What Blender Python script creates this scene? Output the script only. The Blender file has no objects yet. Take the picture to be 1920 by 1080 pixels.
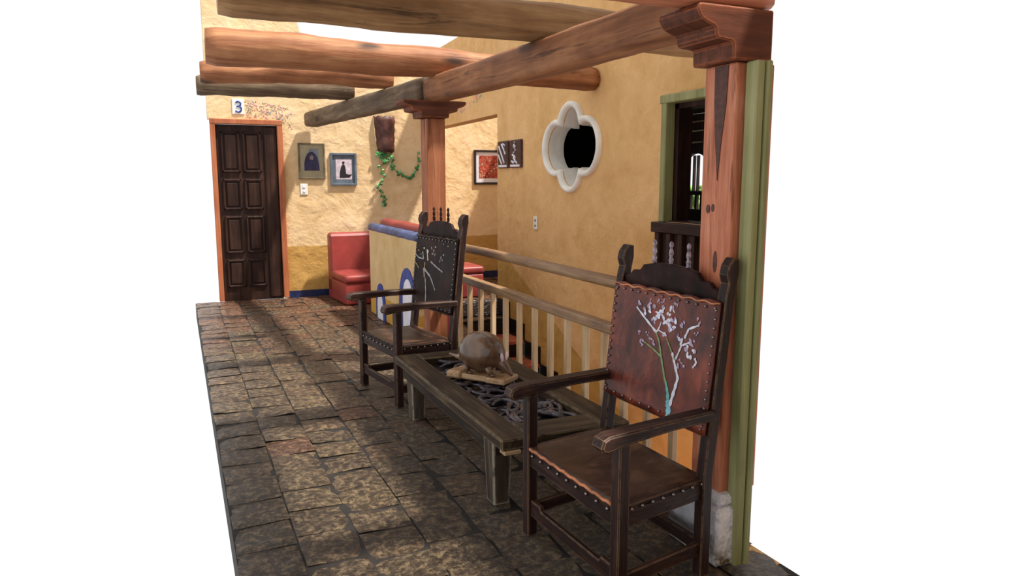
import bpy, bmesh, math, random
from mathutils import Vector, Matrix, noise
random.seed(7)
C = bpy.context.scene.collection
PI = math.pi

# ------------------------------------------------------------------ render look
sc = bpy.context.scene
sc.view_settings.view_transform = 'Standard'
sc.view_settings.look = 'None'
sc.view_settings.exposure = 0.0
sc.view_settings.gamma = 1.0
sc.view_settings.use_curve_mapping = False

# ------------------------------------------------------------------ materials
def srgb(c):
    return tuple(((v/255)/12.92 if v/255 <= .04045 else ((v/255+.055)/1.055)**2.4) for v in c) + (1.0,)

class NT:
    def __init__(s, name):
        s.m = bpy.data.materials.new(name); s.m.use_nodes = True
        s.t = s.m.node_tree; s.n = s.t.nodes; s.b = s.n['Principled BSDF']
    def new(s, t, **k):
        n = s.n.new(t)
        for a, v in k.items():
            if a.startswith('i_'):
                key = a[2:].replace('_', ' ')
                n.inputs[key].default_value = v
            else: setattr(n, a, v)
        return n
    def l(s, a, b): s.t.links.new(a, b)
    def coord(s, scale=(1,1,1), rot=(0,0,0), loc=(0,0,0)):
        tc = s.new('ShaderNodeTexCoord'); mp = s.new('ShaderNodeMapping')
        mp.inputs['Scale'].default_value = scale; mp.inputs['Rotation'].default_value = rot
        mp.inputs['Location'].default_value = loc
        s.l(tc.outputs['Object'], mp.inputs['Vector']); return mp.outputs['Vector']
    def noise(s, vec, scale, detail=4, rough=.6, dist=0):
        n = s.new('ShaderNodeTexNoise'); n.inputs['Scale'].default_value = scale
        n.inputs['Detail'].default_value = detail; n.inputs['Roughness'].default_value = rough
        n.inputs['Distortion'].default_value = dist
        s.l(vec, n.inputs['Vector']); return n.outputs['Fac']
    def ramp(s, fac, stops):
        r = s.new('ShaderNodeValToRGB'); e = r.color_ramp.elements
        while len(e) < len(stops): e.new(.5)
        for el, (p, c) in zip(e, stops): el.position = p; el.color = c
        s.l(fac, r.inputs['Fac']); return r.outputs['Color']
    def mix(s, fac, a, b, mode='MIX'):
        m = s.new('ShaderNodeMix', data_type='RGBA', blend_type=mode)
        for v, i in ((fac, 0), (a, 6), (b, 7)):
            if isinstance(v, (float, int, tuple)): m.inputs[i].default_value = v
            else: s.l(v, m.inputs[i])
        return m.outputs[2]
    def math(s, op, a, b=None, clamp=False):
        m = s.new('ShaderNodeMath', operation=op, use_clamp=clamp)
        for v, i in ((a, 0), (b, 1)):
            if v is None: continue
            if isinstance(v, (float, int)): m.inputs[i].default_value = v
            else: s.l(v, m.inputs[i])
        return m.outputs[0]
    def bump(s, h, strength=.3, dist=.01, prev=None):
        b = s.new('ShaderNodeBump'); b.inputs['Strength'].default_value = strength
        b.inputs['Distance'].default_value = dist; s.l(h, b.inputs['Height'])
        if prev is not None: s.l(prev, b.inputs['Normal'])
        return b.outputs['Normal']
    def out(s, col=None, rough=None, nor=None, spec=None, metal=None):
        for v, k in ((col, 'Base Color'), (rough, 'Roughness'), (nor, 'Normal'), (spec, 'Specular IOR Level'), (metal, 'Metallic')):
            if v is None: continue
            if isinstance(v, (float, int, tuple)): s.b.inputs[k].default_value = v
            else: s.l(v, s.b.inputs[k])
        return s.m

def wood(name, dark, mid, light, axis='z', grain=22, rough=.5, wear=None, knots=0.0, bump=.35, wearw=.006, spec=.5):
    t = NT(name)
    k = {'x': (.07,1,1), 'y': (1,.07,1), 'z': (1,1,.07)}[axis]
    v = t.coord(k); vf = t.coord()
    n1 = t.noise(v, grain, 6, .65, .6); n2 = t.noise(v, grain*4, 3, .6)
    n3 = t.noise(vf, 3.0, 3)
    f = t.math('ADD', t.math('MULTIPLY', n1, .7), t.math('MULTIPLY', n3, .3))
    col = t.ramp(f, [(.30, srgb(dark)), (.5, srgb(mid)), (.68, srgb(light))])
    col = t.mix(t.math('MULTIPLY', n2, .5), col, srgb(dark), 'MIX')
    if knots:
        kk = {'x': (.35,1,1), 'y': (1,.35,1), 'z': (1,1,.35)}[axis]
        vk = t.coord(kk)
        vo = t.new('ShaderNodeTexVoronoi'); vo.inputs['Scale'].default_value = 3.2; t.l(vk, vo.inputs['Vector'])
        kf = t.ramp(vo.outputs['Distance'], [(.09, (1,1,1,1)), (.17, (0,0,0,1))])
        col = t.mix(t.math('MULTIPLY', kf, knots), col, srgb([c*.45 for c in dark]))
        sn = t.noise(v, 7, 5, .7, 1.2)                      # dark checks along the grain
        sf = t.ramp(sn, [(.36, (1,1,1,1)), (.40, (0,0,0,1))])
        col = t.mix(t.math('MULTIPLY', sf, .6), col, srgb([c*.5 for c in dark]))
    if wear:
        bv = t.new('ShaderNodeBevel', samples=4); bv.inputs['Radius'].default_value = wearw
        ge = t.new('ShaderNodeNewGeometry')
        d = t.new('ShaderNodeVectorMath', operation='DOT_PRODUCT')
        t.l(bv.outputs['Normal'], d.inputs[0]); t.l(ge.outputs['Normal'], d.inputs[1])
        e = t.ramp(d.outputs['Value'], [(.80, (1,1,1,1)), (.985, (0,0,0,1))])
        wn = t.ramp(t.noise(vf, 14, 4, .7), [(.36, (0,0,0,1)), (.52, (1,1,1,1))])
        col = t.mix(t.math('MULTIPLY', e, wn), col, srgb(wear))
    r = t.math('ADD', t.math('MULTIPLY', n2, .25), rough-.12)
    return t.out(col, r, t.bump(n1, bump, .012), spec)

def plain(name, c, rough=.6, var=.12, scale=9, bump=.1, metal=0.0, spec=.5):
    t = NT(name); v = t.coord(); n = t.noise(v, scale, 4)
    d = srgb([x*(1-var*1.6) for x in c]); l = srgb([min(255, x*(1+var)) for x in c])
    return t.out(t.ramp(n, [(.3, d), (.7, l)]), rough, t.bump(n, bump, .004), spec, metal)

def plaster(name, base, low, mode):
    """lime plaster; a darker ochre dado is painted along the foot of the wall"""
    t = NT(name); v = t.coord()
    n1 = t.noise(v, 1.3, 5, .55, .5); n2 = t.noise(v, 7, 6, .6, .3); n3 = t.noise(v, 40, 4, .6)
    def shade(c):
        return t.ramp(t.math('ADD', t.math('MULTIPLY', n1, .6), t.math('MULTIPLY', n2, .4)),
                      [(.34, srgb([c[0]*.93, c[1]*.90, c[2]*.84])), (.5, srgb(c)), (.66, srgb([min(255, c[0]*1.05), min(255, c[1]*1.06), min(255, c[2]*1.12)]))])
    ca = shade(base)
    sp = t.new('ShaderNodeSeparateXYZ'); tc = t.new('ShaderNodeTexCoord'); t.l(tc.outputs['Object'], sp.inputs[0])
    wob = t.math('MULTIPLY', t.math('SUBTRACT', n2, .5), .03)
    z = t.math('ADD', sp.outputs['Z'], wob)
    if mode == 'stair':                                     # the dado follows the stairs down
        line = t.math('MINIMUM', t.math('ADD', t.math('MULTIPLY', t.math('SUBTRACT', sp.outputs['Y'], 7.8), .46), .66), .68)
        f = t.math('LESS_THAN', z, line)
    elif mode == 'flat': f = t.math('LESS_THAN', z, .70)
    elif mode == 'low': f = t.math('LESS_THAN', z, .27)
    else: f = 0.0
    col = t.mix(f, ca, shade(low))
    sm = t.math('ADD', t.math('MULTIPLY', n1, 1.6), t.math('ADD', n2, t.math('MULTIPLY', n3, .08)))
    n4 = t.noise(v, 2.6, 3, .5, .9)
    nr = t.bump(n4, .5, .05, t.bump(sm, .4, .04))
    return t.out(col, .8, nr, .25)

def leather(name, dark, mid, light, rough=.38, spec=.35):
    t = NT(name); v = t.coord(); n = t.noise(v, 5, 5, .6, .8); n2 = t.noise(v, 120, 2)
    n3 = t.noise(t.coord((1, 1, .5)), 13, 5, .65, .5)
    f = t.math('ADD', t.math('MULTIPLY', n, .6), t.math('MULTIPLY', n3, .4))
    col = t.ramp(f, [(.36, srgb(dark)), (.5, srgb(mid)), (.66, srgb(light))])
    return t.out(col, t.math('ADD', t.math('MULTIPLY', n3, .3), rough-.15), t.bump(n2, .12, .002, t.bump(n, .35, .02)), spec)

M = {}
for a in 'xyz':
    M['chair_'+a] = wood('chair_wood_'+a, (22,13,12), (46,28,25), (80,54,46), a, 30, .5, wear=(176,140,108), wearw=.007, spec=.2)
    M['old_'+a] = wood('table_wood_'+a, (20,14,11), (46,34,27), (82,66,52), a, 24, .55, wear=(170,150,120), wearw=.006, spec=.18)
    M['top_'+a] = wood('table_top_wood_'+a, (30,22,16), (60,46,34), (108,90,66), a, 24, .55, wear=(190,166,126), wearw=.010, spec=.18)
    M['worn_'+a] = wood('worn_leg_wood_'+a, (34,27,23), (72,60,50), (126,112,96), a, 24, .45, wear=(226,214,192), wearw=.02, spec=.35)
    M['log_'+a] = wood('log_wood_'+a, (98,56,34), (164,108,72), (204,152,106), a, 12, .62, knots=.9, bump=.7, spec=.3)
    M['beam_'+a] = wood('beam_wood_'+a, (84,50,32), (148,96,62), (186,132,90), a, 14, .65, knots=.6, bump=.6, spec=.3)
    M['tan_'+a] = wood('tan_log_wood_'+a, (96,68,44), (164,124,84), (206,168,122), a, 12, .62, knots=.9, bump=.7, spec=.2)
    M['mid_'+a] = wood('column_wood_'+a, (112,62,40), (164,102,70), (200,136,98), a, 16, .6, knots=.2, bump=.4, spec=.25)
    M['post_'+a] = wood('post_wood_'+a, (150,80,54), (208,130,96), (234,170,136), a, 30, .5, knots=.2, bump=.4, spec=.3)
    M['grey_'+a] = wood('grey_log_wood_'+a, (66,52,42), (112,92,72), (150,130,104), a, 16, .7, knots=.7, bump=.7, spec=.2)
    M['rail_'+a] = wood('rail_wood_'+a, (96,66,44), (150,116,82), (186,154,114), a, 26, .5, wear=(214,190,150), wearw=.006)
    M['pale_'+a] = wood('baluster_wood_'+a, (160,122,86), (204,172,130), (226,202,164), a, 26, .55)
    M['dark_'+a] = wood('door_wood_'+a, (22,13,11), (54,34,28), (86,58,46), a, 14, .5, bump=.5, spec=.2)
    M['green_'+a] = wood('green_paint_wood_'+a, (110,112,70), (156,156,104), (186,186,138), a, 12, .6)
    M['block_'+a] = wood('block_wood_'+a, (128,92,60), (176,138,98), (220,196,160), a, 30, .55, wear=(235,218,185), wearw=.008)
M['bracket_x'] = wood('bracket_wood', (62,32,22), (104,58,40), (150,86,58), 'x', 12, .6, wear=(214,120,74), wearw=.012, spec=.25)
M['door_frame'] = wood('door_frame_wood', (140,74,44), (182,106,66), (204,130,88), 'z', 14, .55)
M['leather_back'] = leather('back_leather', (50,20,16), (98,42,30), (150,74,50))
M['leather_back2'] = leather('far_back_leather', (18,10,9), (34,19,16), (62,36,28), .55, .12)
M['leather_seat'] = leather('seat_leather', (34,20,15), (66,42,32), (112,80,60), .42)
M['lace'] = plain('lacing_leather', (196,124,82), .6, .2)
M['streak'] = plain('heartwood_streak', (84,48,38), .6, .2, 40)
M['finial'] = plain('worn_finial', (128,118,132), .35, .5, 60, .2)  # mottled grey tone for the near chair's finials
M['crest'] = leather('crest_dark_wood', (20,12,11), (40,24,22), (64,42,38), .6, .12)
M['stud'] = plain('stud_metal', (150,142,140), .3, .1, metal=.9)
M['wall_back'] = plaster('cream_plaster', (226,196,152), (192,150,84), 'flat')
M['wall_stair'] = plaster('ochre_plaster', (222,178,120), (196,156,84), 'stair')
M['wall_part'] = plaster('partition_plaster', (208,176,126), (196,150,64), 'low')
M['white_plaster'] = plain('white_plaster', (236,232,222), .7, .04, 6, .3)
M['red'] = plain('red_vinyl', (146,60,56), .42, .1, 3, .1, spec=.35)
M['blue'] = plain('blue_paint', (38,62,140), .45, .2, 12, .3)
M['bluegrey'] = plain('blue_grey_paint', (62,78,120), .4, .3, 8, .5)
M['navy'] = plain('navy_tile', (34,44,82), .3, .2, 12)
M['black'] = plain('black_tile', (20,18,20), .3, .2, 30)
M['stone'] = None
M['white'] = plain('white_plastic', (232,230,224), .4, .02)
M['offwhite'] = plain('off_white', (226,224,232), .5, .03)
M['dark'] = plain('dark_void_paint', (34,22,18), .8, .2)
M['leaf'] = plain('leaf_green', (50,118,62), .45, .4, 20)
M['leaf2'] = plain('leaf_pale', (104,164,104), .45, .3, 20)
M['vine'] = plain('vine_stem', (96,80,40), .6)
M['clay'] = plain('terracotta', (170,84,54), .6, .2, 8, .4)
M['iron'] = plain('carved_dark_wood', (58,52,60), .26, .35, 18, .4)
M['hide'] = leather('brown_hide', (44,24,22), (74,42,38), (112,74,62), .5)
M['roof'] = wood('shading_roof_boards', (120,84,56), (160,120,84), (190,150,110), 'x', 12, .7)
M['lime'] = plain('garden_green', (120,170,70), .7, .3, 10)

def stone_mat():
    t = NT('carved_stone'); v = t.coord()
    vo = t.new('ShaderNodeTexVoronoi'); vo.inputs['Scale'].default_value = 42; t.l(v, vo.inputs['Vector'])
    n = t.noise(v, 16, 6, .7)
    sp = t.new('ShaderNodeSeparateXYZ'); tc = t.new('ShaderNodeTexCoord'); t.l(tc.outputs['Object'], sp.inputs[0])
    col = t.ramp(n, [(.3, srgb((196,196,204))), (.6, srgb((240,240,246)))])
    gr = t.math('MULTIPLY', t.ramp(n, [(.42, (0,0,0,1)), (.55, (1,1,1,1))]), t.ramp(sp.outputs['Z'], [(.03, (1,1,1,1)), (.13, (0,0,0,1))]))
    col = t.mix(gr, col, srgb((92,82,56)))
    return t.out(col, .8, t.bump(t.math('ADD', vo.outputs['Distance'], n), .7, .01), .3)
M['stone'] = stone_mat()

def floor_mat():
    t = NT('clay_floor_tiles'); v = t.coord()
    at = t.new('ShaderNodeAttribute', attribute_name='tile')
    n = t.noise(v, 26, 9, .82, .3); n2 = t.noise(v, 60, 6, .75); n3 = t.noise(v, 3, 3)
    base = t.ramp(n, [(.40, srgb((30,20,14))), (.49, srgb((86,66,48))), (.585, srgb((196,172,134)))])
    m = t.mix(.5, base, t.mix(1.0, base, at.outputs['Color'], 'MULTIPLY'))
    m = t.mix(.12, m, at.outputs['Color'])
    dirt = t.ramp(n2, [(.40, (1,1,1,1)), (.50, (0,0,0,1))])
    m = t.mix(t.math('MULTIPLY', dirt, .6), m, srgb((24,18,15)))
    r = t.math('ADD', t.math('MULTIPLY', n3, .25), .18)
    vo = t.new('ShaderNodeTexVoronoi', feature='SMOOTH_F1'); vo.inputs['Scale'].default_value = 26; t.l(v, vo.inputs['Vector'])
    nr = t.bump(n2, .4, .006, t.bump(t.math('ADD', n, t.math('MULTIPLY', vo.outputs['Distance'], .4)), .9, .03))
    return t.out(m, r, nr, .5)
M['floor'] = floor_mat()
M['grout'] = plain('grout', (26,20,16), .8, .3, 20, .4)

def glass_mat():
    t = NT('frame_glass'); g = t.new('ShaderNodeBsdfGlossy'); g.inputs['Roughness'].default_value = .02
    tr = t.new('ShaderNodeBsdfTransparent'); mx = t.new('ShaderNodeMixShader')
    fr = t.new('ShaderNodeFresnel'); fr.inputs['IOR'].default_value = 1.5
    t.l(fr.outputs[0], mx.inputs[0]); t.l(tr.outputs[0], mx.inputs[1]); t.l(g.outputs[0], mx.inputs[2])
    t.l(mx.outputs[0], t.n['Material Output'].inputs['Surface']); return t.m
M['glass'] = glass_mat()

def print_mat(name, stops, scale=9):
    t = NT(name); v = t.coord(); n = t.noise(v, scale, 3, .6, 2.0)
    return t.out(t.ramp(n, [(p, srgb(c)) for p, c in stops]), .5)
M['abstract'] = print_mat('abstract_print', [(.36,(30,14,18)), (.44,(150,34,30)), (.52,(206,96,66)), (.58,(60,20,22)), (.66,(240,206,180))], 14)

def pattern_rug():
    t = NT('rug_pattern'); v = t.coord()
    vo = t.new('ShaderNodeTexVoronoi'); vo.inputs['Scale'].default_value = 14; t.l(v, vo.inputs['Vector'])
    return t.out(t.ramp(vo.outputs['Distance'], [(.18, srgb((190,180,160))), (.26, srgb((28,22,26)))]), .9)
M['rug'] = pattern_rug()

# ------------------------------------------------------------------ mesh helpers
def link(o, parent=None):
    C.objects.link(o)
    if parent: o.parent = parent
    return o
def obj(name, bm, mat, parent=None, loc=None):
    bmesh.ops.recalc_face_normals(bm, faces=bm.faces)
    me = bpy.data.meshes.new(name); bm.to_mesh(me); bm.free()
    for m in (mat if isinstance(mat, (list, tuple)) else [mat]): me.materials.append(m)
    o = bpy.data.objects.new(name, me)
    if loc: o.location = loc
    return link(o, parent)
def B(): return bmesh.new()
def merge(bm, tmp, mtx=None, smooth=False, mi=0):
    if mtx is not None: tmp.transform(mtx)
    for f in tmp.faces: f.smooth = smooth; f.material_index = mi
    me = bpy.data.meshes.new('t'); tmp.to_mesh(me); tmp.free(); bm.from_mesh(me); bpy.data.meshes.remove(me)
def box(bm, c, s, bev=.004, mtx=None, smooth=False, mi=0, seg=1):
    t = bmesh.new(); bmesh.ops.create_cube(t, size=1)
    bmesh.ops.scale(t, vec=s, verts=t.verts)
    if bev: bmesh.ops.bevel(t, geom=t.edges[:], offset=min(bev, min(s)*.45), segments=seg, profile=.5, affect='EDGES')
    bmesh.ops.translate(t, vec=c, verts=t.verts)
    merge(bm, t, mtx, smooth, mi); return bm
def span(bm, lo, hi, bev=.004, **k):
    return box(bm, [(a+b)/2 for a, b in zip(lo, hi)], [b-a for a, b in zip(lo, hi)], bev, **k)
def frame_of(d, up=Vector((0,0,1))):
    d = d.normalized()
    if abs(d.dot(up)) > .98: up = Vector((1,0,0))
    s = d.cross(up).normalized(); u = s.cross(d).normalized()
    return s, u
def stick(bm, p0, p1, w, h, bev=.004, w1=None, h1=None, seg=1):
    """square timber from p0 to p1; w across, h in the up direction"""
    p0, p1 = Vector(p0), Vector(p1); s, u = frame_of(p1-p0)
    t = bmesh.new(); vs = []
    for p, a, b in ((p0, w, h), (p1, w1 or w, h1 or h)):
        for i, j in ((-1,-1),(1,-1),(1,1),(-1,1)): vs.append(t.verts.new(p + s*i*a/2 + u*j*b/2))
    t.faces.new(vs[0:4]); t.faces.new(vs[4:8])
    for i in range(4): t.faces.new((vs[i], vs[(i+1)%4], vs[4+(i+1)%4], vs[4+i]))
    if bev: bmesh.ops.bevel(t, geom=t.edges[:], offset=bev, segments=seg, profile=.5, affect='EDGES')
    merge(bm, t); return bm
def tube(bm, pts, rad, seg=12, closed_ends=True, flat=1.0, smooth=True, upv=Vector((0,0,1))):
    pts = [Vector(p) for p in pts]; n = len(pts)
    if isinstance(rad, (int, float)): rad = [rad]*n
    t = bmesh.new(); rings = []
    for i, p in enumerate(pts):
        d = (pts[min(i+1, n-1)] - pts[max(i-1, 0)])
        s, u = frame_of(d, upv)
        r = rad[i]
        rings.append([t.verts.new(p + s*math.cos(a)*r + u*math.sin(a)*r*flat) for a in [2*PI*k/seg for k in range(seg)]])
    for a, b in zip(rings, rings[1:]):
        for k in range(seg): t.faces.new((a[k], a[(k+1)%seg], b[(k+1)%seg], b[k]))
    if closed_ends:
        t.faces.new(rings[0]); t.faces.new(rings[-1])
    merge(bm, t, None, smooth); return bm
def lathe(bm, prof, org, seg=14, smooth=True, axis='z'):
    t = bmesh.new(); rings = []
    for r, h in prof:
        rings.append([t.verts.new((math.cos(2*PI*k/seg)*r, math.sin(2*PI*k/seg)*r, h)) for k in range(seg)])
    for a, b in zip(rings, rings[1:]):
        for k in range(seg): t.faces.new((a[k], a[(k+1)%seg], b[(k+1)%seg], b[k]))
    t.faces.new(rings[0]); t.faces.new(rings[-1])
    if axis == 'x': t.transform(Matrix.Rotation(PI/2, 4, 'Y'))
    if axis == 'y': t.transform(Matrix.Rotation(-PI/2, 4, 'X'))
    merge(bm, t, Matrix.Translation(org), smooth); return bm
def ball(bm, c, s, seg=12, smooth=True, mtx=None):
    t = bmesh.new(); bmesh.ops.create_uvsphere(t, u_segments=seg, v_segments=max(6, seg//2+2), radius=1)
    bmesh.ops.scale(t, vec=s if not isinstance(s, (int, float)) else (s,s,s), verts=t.verts)
    if mtx: t.transform(mtx)
    bmesh.ops.translate(t, vec=c, verts=t.verts); merge(bm, t, None, smooth); return bm
def prism(bm, outline, plane, a, b, holes=(), bev=0, smooth=False, mi=0):
    """flat outline (with holes) extruded; plane 'yz' -> from x=a to x=b, 'xz' -> y, 'xy' -> z"""
    def v3(p, w): return {'yz': (w, p[0], p[1]), 'xz': (p[0], w, p[1]), 'xy': (p[0], p[1], w)}[plane]
    t = bmesh.new(); es = []
    for loop in [outline] + list(holes):
        vs = [t.verts.new(v3(p, a)) for p in loop]
        es += [t.edges.new((vs[i], vs[(i+1) % len(vs)])) for i in range(len(vs))]
    if holes:
        bmesh.ops.triangle_fill(t, use_beauty=True, use_dissolve=False, edges=es)
    else:
        t.faces.new(t.verts[:])
    r = bmesh.ops.extrude_face_region(t, geom=t.faces[:])
    d = Vector(v3((0,0), b)) - Vector(v3((0,0), a))
    bmesh.ops.translate(t, vec=d, verts=[g for g in r['geom'] if isinstance(g, bmesh.types.BMVert)])
    bmesh.ops.recalc_face_normals(t, faces=t.faces)
    if bev:
        ed = [e for e in t.edges if len(e.link_faces) == 2 and e.calc_face_angle(0) > .9]
        bmesh.ops.bevel(t, geom=ed, offset=bev, segments=1, affect='EDGES')
    merge(bm, t, None, smooth, mi); return bm

def thing(name, label, cat, loc=(0,0,0), rz=0, group=None):
    o = bpy.data.objects.new(name, None); C.objects.link(o)
    o.empty_display_size = .1
    o.location = loc; o.rotation_euler = (0,0,rz); o['label'] = label; o['category'] = cat
    if group: o['group'] = group
    return o
def tag(o, label, cat, group=None):
    o['label'] = label; o['category'] = cat
    if group: o['group'] = group
    return o
def struct(name, bm, mat, label=None):
    o = obj(name, bm, mat); o['kind'] = 'structure'
    if label: o['label'] = label
    return o

# ------------------------------------------------------------------ the building
# gallery runs along +Y; stairwell to its right; back wall at y = 10.5
def tiles(name, x0, x1, y0, y1, red=0.0, w=.25, l=.262, thick=.2):
    me = bpy.data.meshes.new(name); V = []; F = []; mi = []; colr = []
    nx = max(1, round((x1-x0)/w)); w = (x1-x0)/nx
    pal = [(132,112,88), (116,98,76), (144,126,96), (104,86,68), (150,116,88), (122,102,80)]
    rp = [(156,86,60), (164,92,62), (134,86,64), (144,78,54)]
    N = 7
    for i in range(nx):
        y = y0 - random.random()*.12
        while y < y1:
            ll = l*random.uniform(.9, 1.1); a, b = max(y, y0), min(y+ll, y1); y += ll
            if b-a < .03: continue
            xa, xb = x0+i*w, x0+(i+1)*w
            tx, ty, tz = random.uniform(-.010,.010), random.uniform(-.009,.009), random.uniform(-.003, 0)
            pr = red + max(0, min(.85, (a-5.6)*.25)); c = random.choice(rp if random.random() < pr+.04 else pal)
            k = random.uniform(.82, 1.12); c = srgb([min(255, q*k) for q in c])
            base = len(V); g = .003
            jx = [random.uniform(-.006,.006) for _ in range(4)]
            for iy in range(N):
                for ix in range(N):
                    fx, fy = ix/(N-1), iy/(N-1)
                    edge = ix in (0, N-1) or iy in (0, N-1)
                    px = xa+g+(xb-xa-2*g)*fx + (jx[0]*(1-fy)+jx[1]*fy)*(1 if edge else .5)
                    py = a+g+(b-a-2*g)*fy + (jx[2]*(1-fx)+jx[3]*fx)*(1 if edge else .5)
                    z = tz + (fx-.5)*tx + (fy-.5)*ty*.8 + noise.noise(Vector((px*9, py*9, 3)))*.006 - .004
                    if edge: z -= .005
                    V.append((px, py, min(z, .001)))
            for iy in range(N-1):
                for ix in range(N-1):
                    q = base+iy*N+ix; F.append((q, q+1, q+N+1, q+N)); mi.append(0); colr.append(c)
    b0 = len(V)
    for z in (-.013, -thick):
        for p in ((x0,y0),(x1,y0),(x1,y1),(x0,y1)): V.append((p[0], p[1], z))
    for q in ((0,1,2,3),(7,6,5,4),(0,4,5,1),(1,5,6,2),(2,6,7,3),(3,7,4,0)):
        F.append(tuple(b0+k for k in q)); mi.append(1); colr.append((.05,.04,.03,1))
    me.from_pydata(V, [], F); me.update()
    at = me.color_attributes.new('tile', 'FLOAT_COLOR', 'CORNER')
    for p, m_, c in zip(me.polygons, mi, colr):
        p.material_index = m_; p.use_smooth = (m_ == 0)
        for li in p.loop_indices: at.data[li].color = c
    me.materials.append(M['floor']); me.materials.append(M['grout'])
    o = bpy.data.objects.new(name, me); C.objects.link(o); return o
fl = tiles('floor', .14, 2.25, -.4, 10.5); fl['kind'] = 'structure'
fl2 = tiles('floor', 2.25, 2.86, 6.86, 7.85, .7); fl2['kind'] = 'structure'
fl3 = tiles('floor', 2.25, 5.2, 7.85, 11.4, .8); fl3['kind'] = 'structure'

def wave_outline(pts, amp=.006, step=.12):
    out = []
    for a, b in zip(pts, pts[1:]+pts[:1]):
        n = max(1, int(math.dist(a, b)/step))
        for k in range(n):
            x = a[0]+(b[0]-a[0])*k/n; y = a[1]+(b[1]-a[1])*k/n
            j = noise.noise(Vector((x*3, y*3, 1)))*amp if k else 0
            out.append((x+j, y+j))
    return out
# back wall with the doorway notch
bw = [(.42,0),(.44,0),(.44,2.40),(1.34,2.40),(1.34,0),(3.55,0),(3.55,3.06),(1.72,3.16),(1.55,3.9),(.42,3.9)]
bw = [(.42,2.40),(1.34,2.40),(1.34,-.12),(3.55,-.12),(3.55,3.06),(1.72,3.16),(1.55,3.9),(.42,3.9)]
struct('wall_back', prism(B(), wave_outline(bw), 'xz', 10.5, 10.72), M['wall_back'])
bm = B(); span(bm, (3.5,11.4,-.2), (5.2,11.55,2.95), 0); struct('wall_alcove', bm, M['wall_back'])
bm = B(); span(bm, (5.2,10.5,-.2), (5.35,11.55,2.95), 0); span(bm, (5.2,7.9,-.2), (5.35,10.5,2.95), 0); struct('wall_hall_side', bm, M['wall_back'])
bm = B(); span(bm, (3.55,10.5,-.2), (3.62,11.4,2.95), 0)
struct('wall_alcove_return', bm, M['wall_back'])

# quatrefoil outline in the (y, z) plane of the stair wall
QC = (6.35, 1.92)
def quatre(k=.93, off=0.0):
    ph, pv, rv, rh = .30*k, .215*k, .185*k+off, .235*k+off      # lobe offsets and radii
    def inside(y, z):
        return ((abs(y)-ph)**2+z*z < rh*rh) or (y*y+(abs(z)-pv)**2 < rv*rv) or (abs(y) < ph*.6 and abs(z) < pv*.6)
    pts = []
    for i in range(96):
        a = 2*PI*i/96; r = 0
        while inside((r)*math.cos(a), (r)*math.sin(a)) or r < .12: r += .002
        pts.append((QC[0]+r*math.cos(a), QC[1]+r*math.sin(a)))
    return pts
rw = [(4.15,-3.2),(8.17,-3.2),(8.17,2.38),(10.5,2.36),(10.5,3.45),(8.6,3.5),(7.0,3.7),(4.15,3.7)]
hole_w = [(4.25,1.28),(4.82,1.28),(4.82,2.20),(4.25,2.20)]
struct('wall_stair', prism(B(), rw, 'yz', 3.5, 3.68, holes=[quatre(), hole_w]), M['wall_stair'])

# quatrefoil window: white plaster surround with a moulded lining
def ring_surround():
    bm = B(); outer = quatre(.93, .062); inner = quatre(.93, -.002)
    n = len(outer); prof = [(0,-.0),(.0,-.030),(.25,-.048),(.6,-.042),(.85,-.026),(1.0,.02),(1.0,.10),(1.06,.11),(1.06,.178)]
    t = bmesh.new(); rings = []
    for f, dx in prof:
        rings.append([t.verts.new((3.5+dx, outer[i][0]+(inner[i][0]-outer[i][0])*f, outer[i][1]+(inner[i][1]-outer[i][1])*f)) for i in range(n)])
    for a, b in zip(rings, rings[1:]):
        for k in range(n): t.faces.new((a[k], a[(k+1)%n], b[(k+1)%n], b[k]))
    merge(bm, t, None, True); return bm
w = struct('window_1', ring_surround(), M['white_plaster'], 'white plaster quatrefoil window opening in the ochre stair wall')

# window with green wooden frame beside the column, shutter box below
bm = B()
for lo, hi in (((3.47,4.80,1.28),(3.56,4.865,2.25)), ((3.47,4.20,1.28),(3.56,4.26,2.25)), ((3.465,4.18,2.19),(3.565,4.88,2.255))):
    span(bm, lo, hi, .006)
jm = B(); span(jm, (3.565,4.765,1.28), (3.70,4.818,2.20), .003); span(jm, (3.565,4.25,1.28), (3.70,4.29,2.20), .003); span(jm, (3.565,4.25,2.15), (3.70,4.82,2.20), .003); span(jm, (3.52,4.25,1.25), (3.70,4.82,1.29), .003)
struct('trim_6', jm, M['dark_z'])
struct('window_2', bm, M['green_z'], 'green wooden window frame in the stair wall')
t = thing('window_box', 'dark wooden balcony box with upright slats under the green framed window', 'balcony', (3.46,4.52,.3))
bm = B(); span(bm, (-.05,-.34,.90), (.03,.36,.98), .006); obj('top_rail', bm, M['dark_y'], t)
bm = B(); span(bm, (-.0,-.33,0), (.03,.33,.9), .002); obj('back_board', bm, M['dark_z'], t)
for k in range(5):
    bm = B(); span(bm, (-.04,-.325+k*.148,0), (-.001,-.275+k*.148,.9), .004); obj('slat', bm, M['dark_z'], t)

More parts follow.
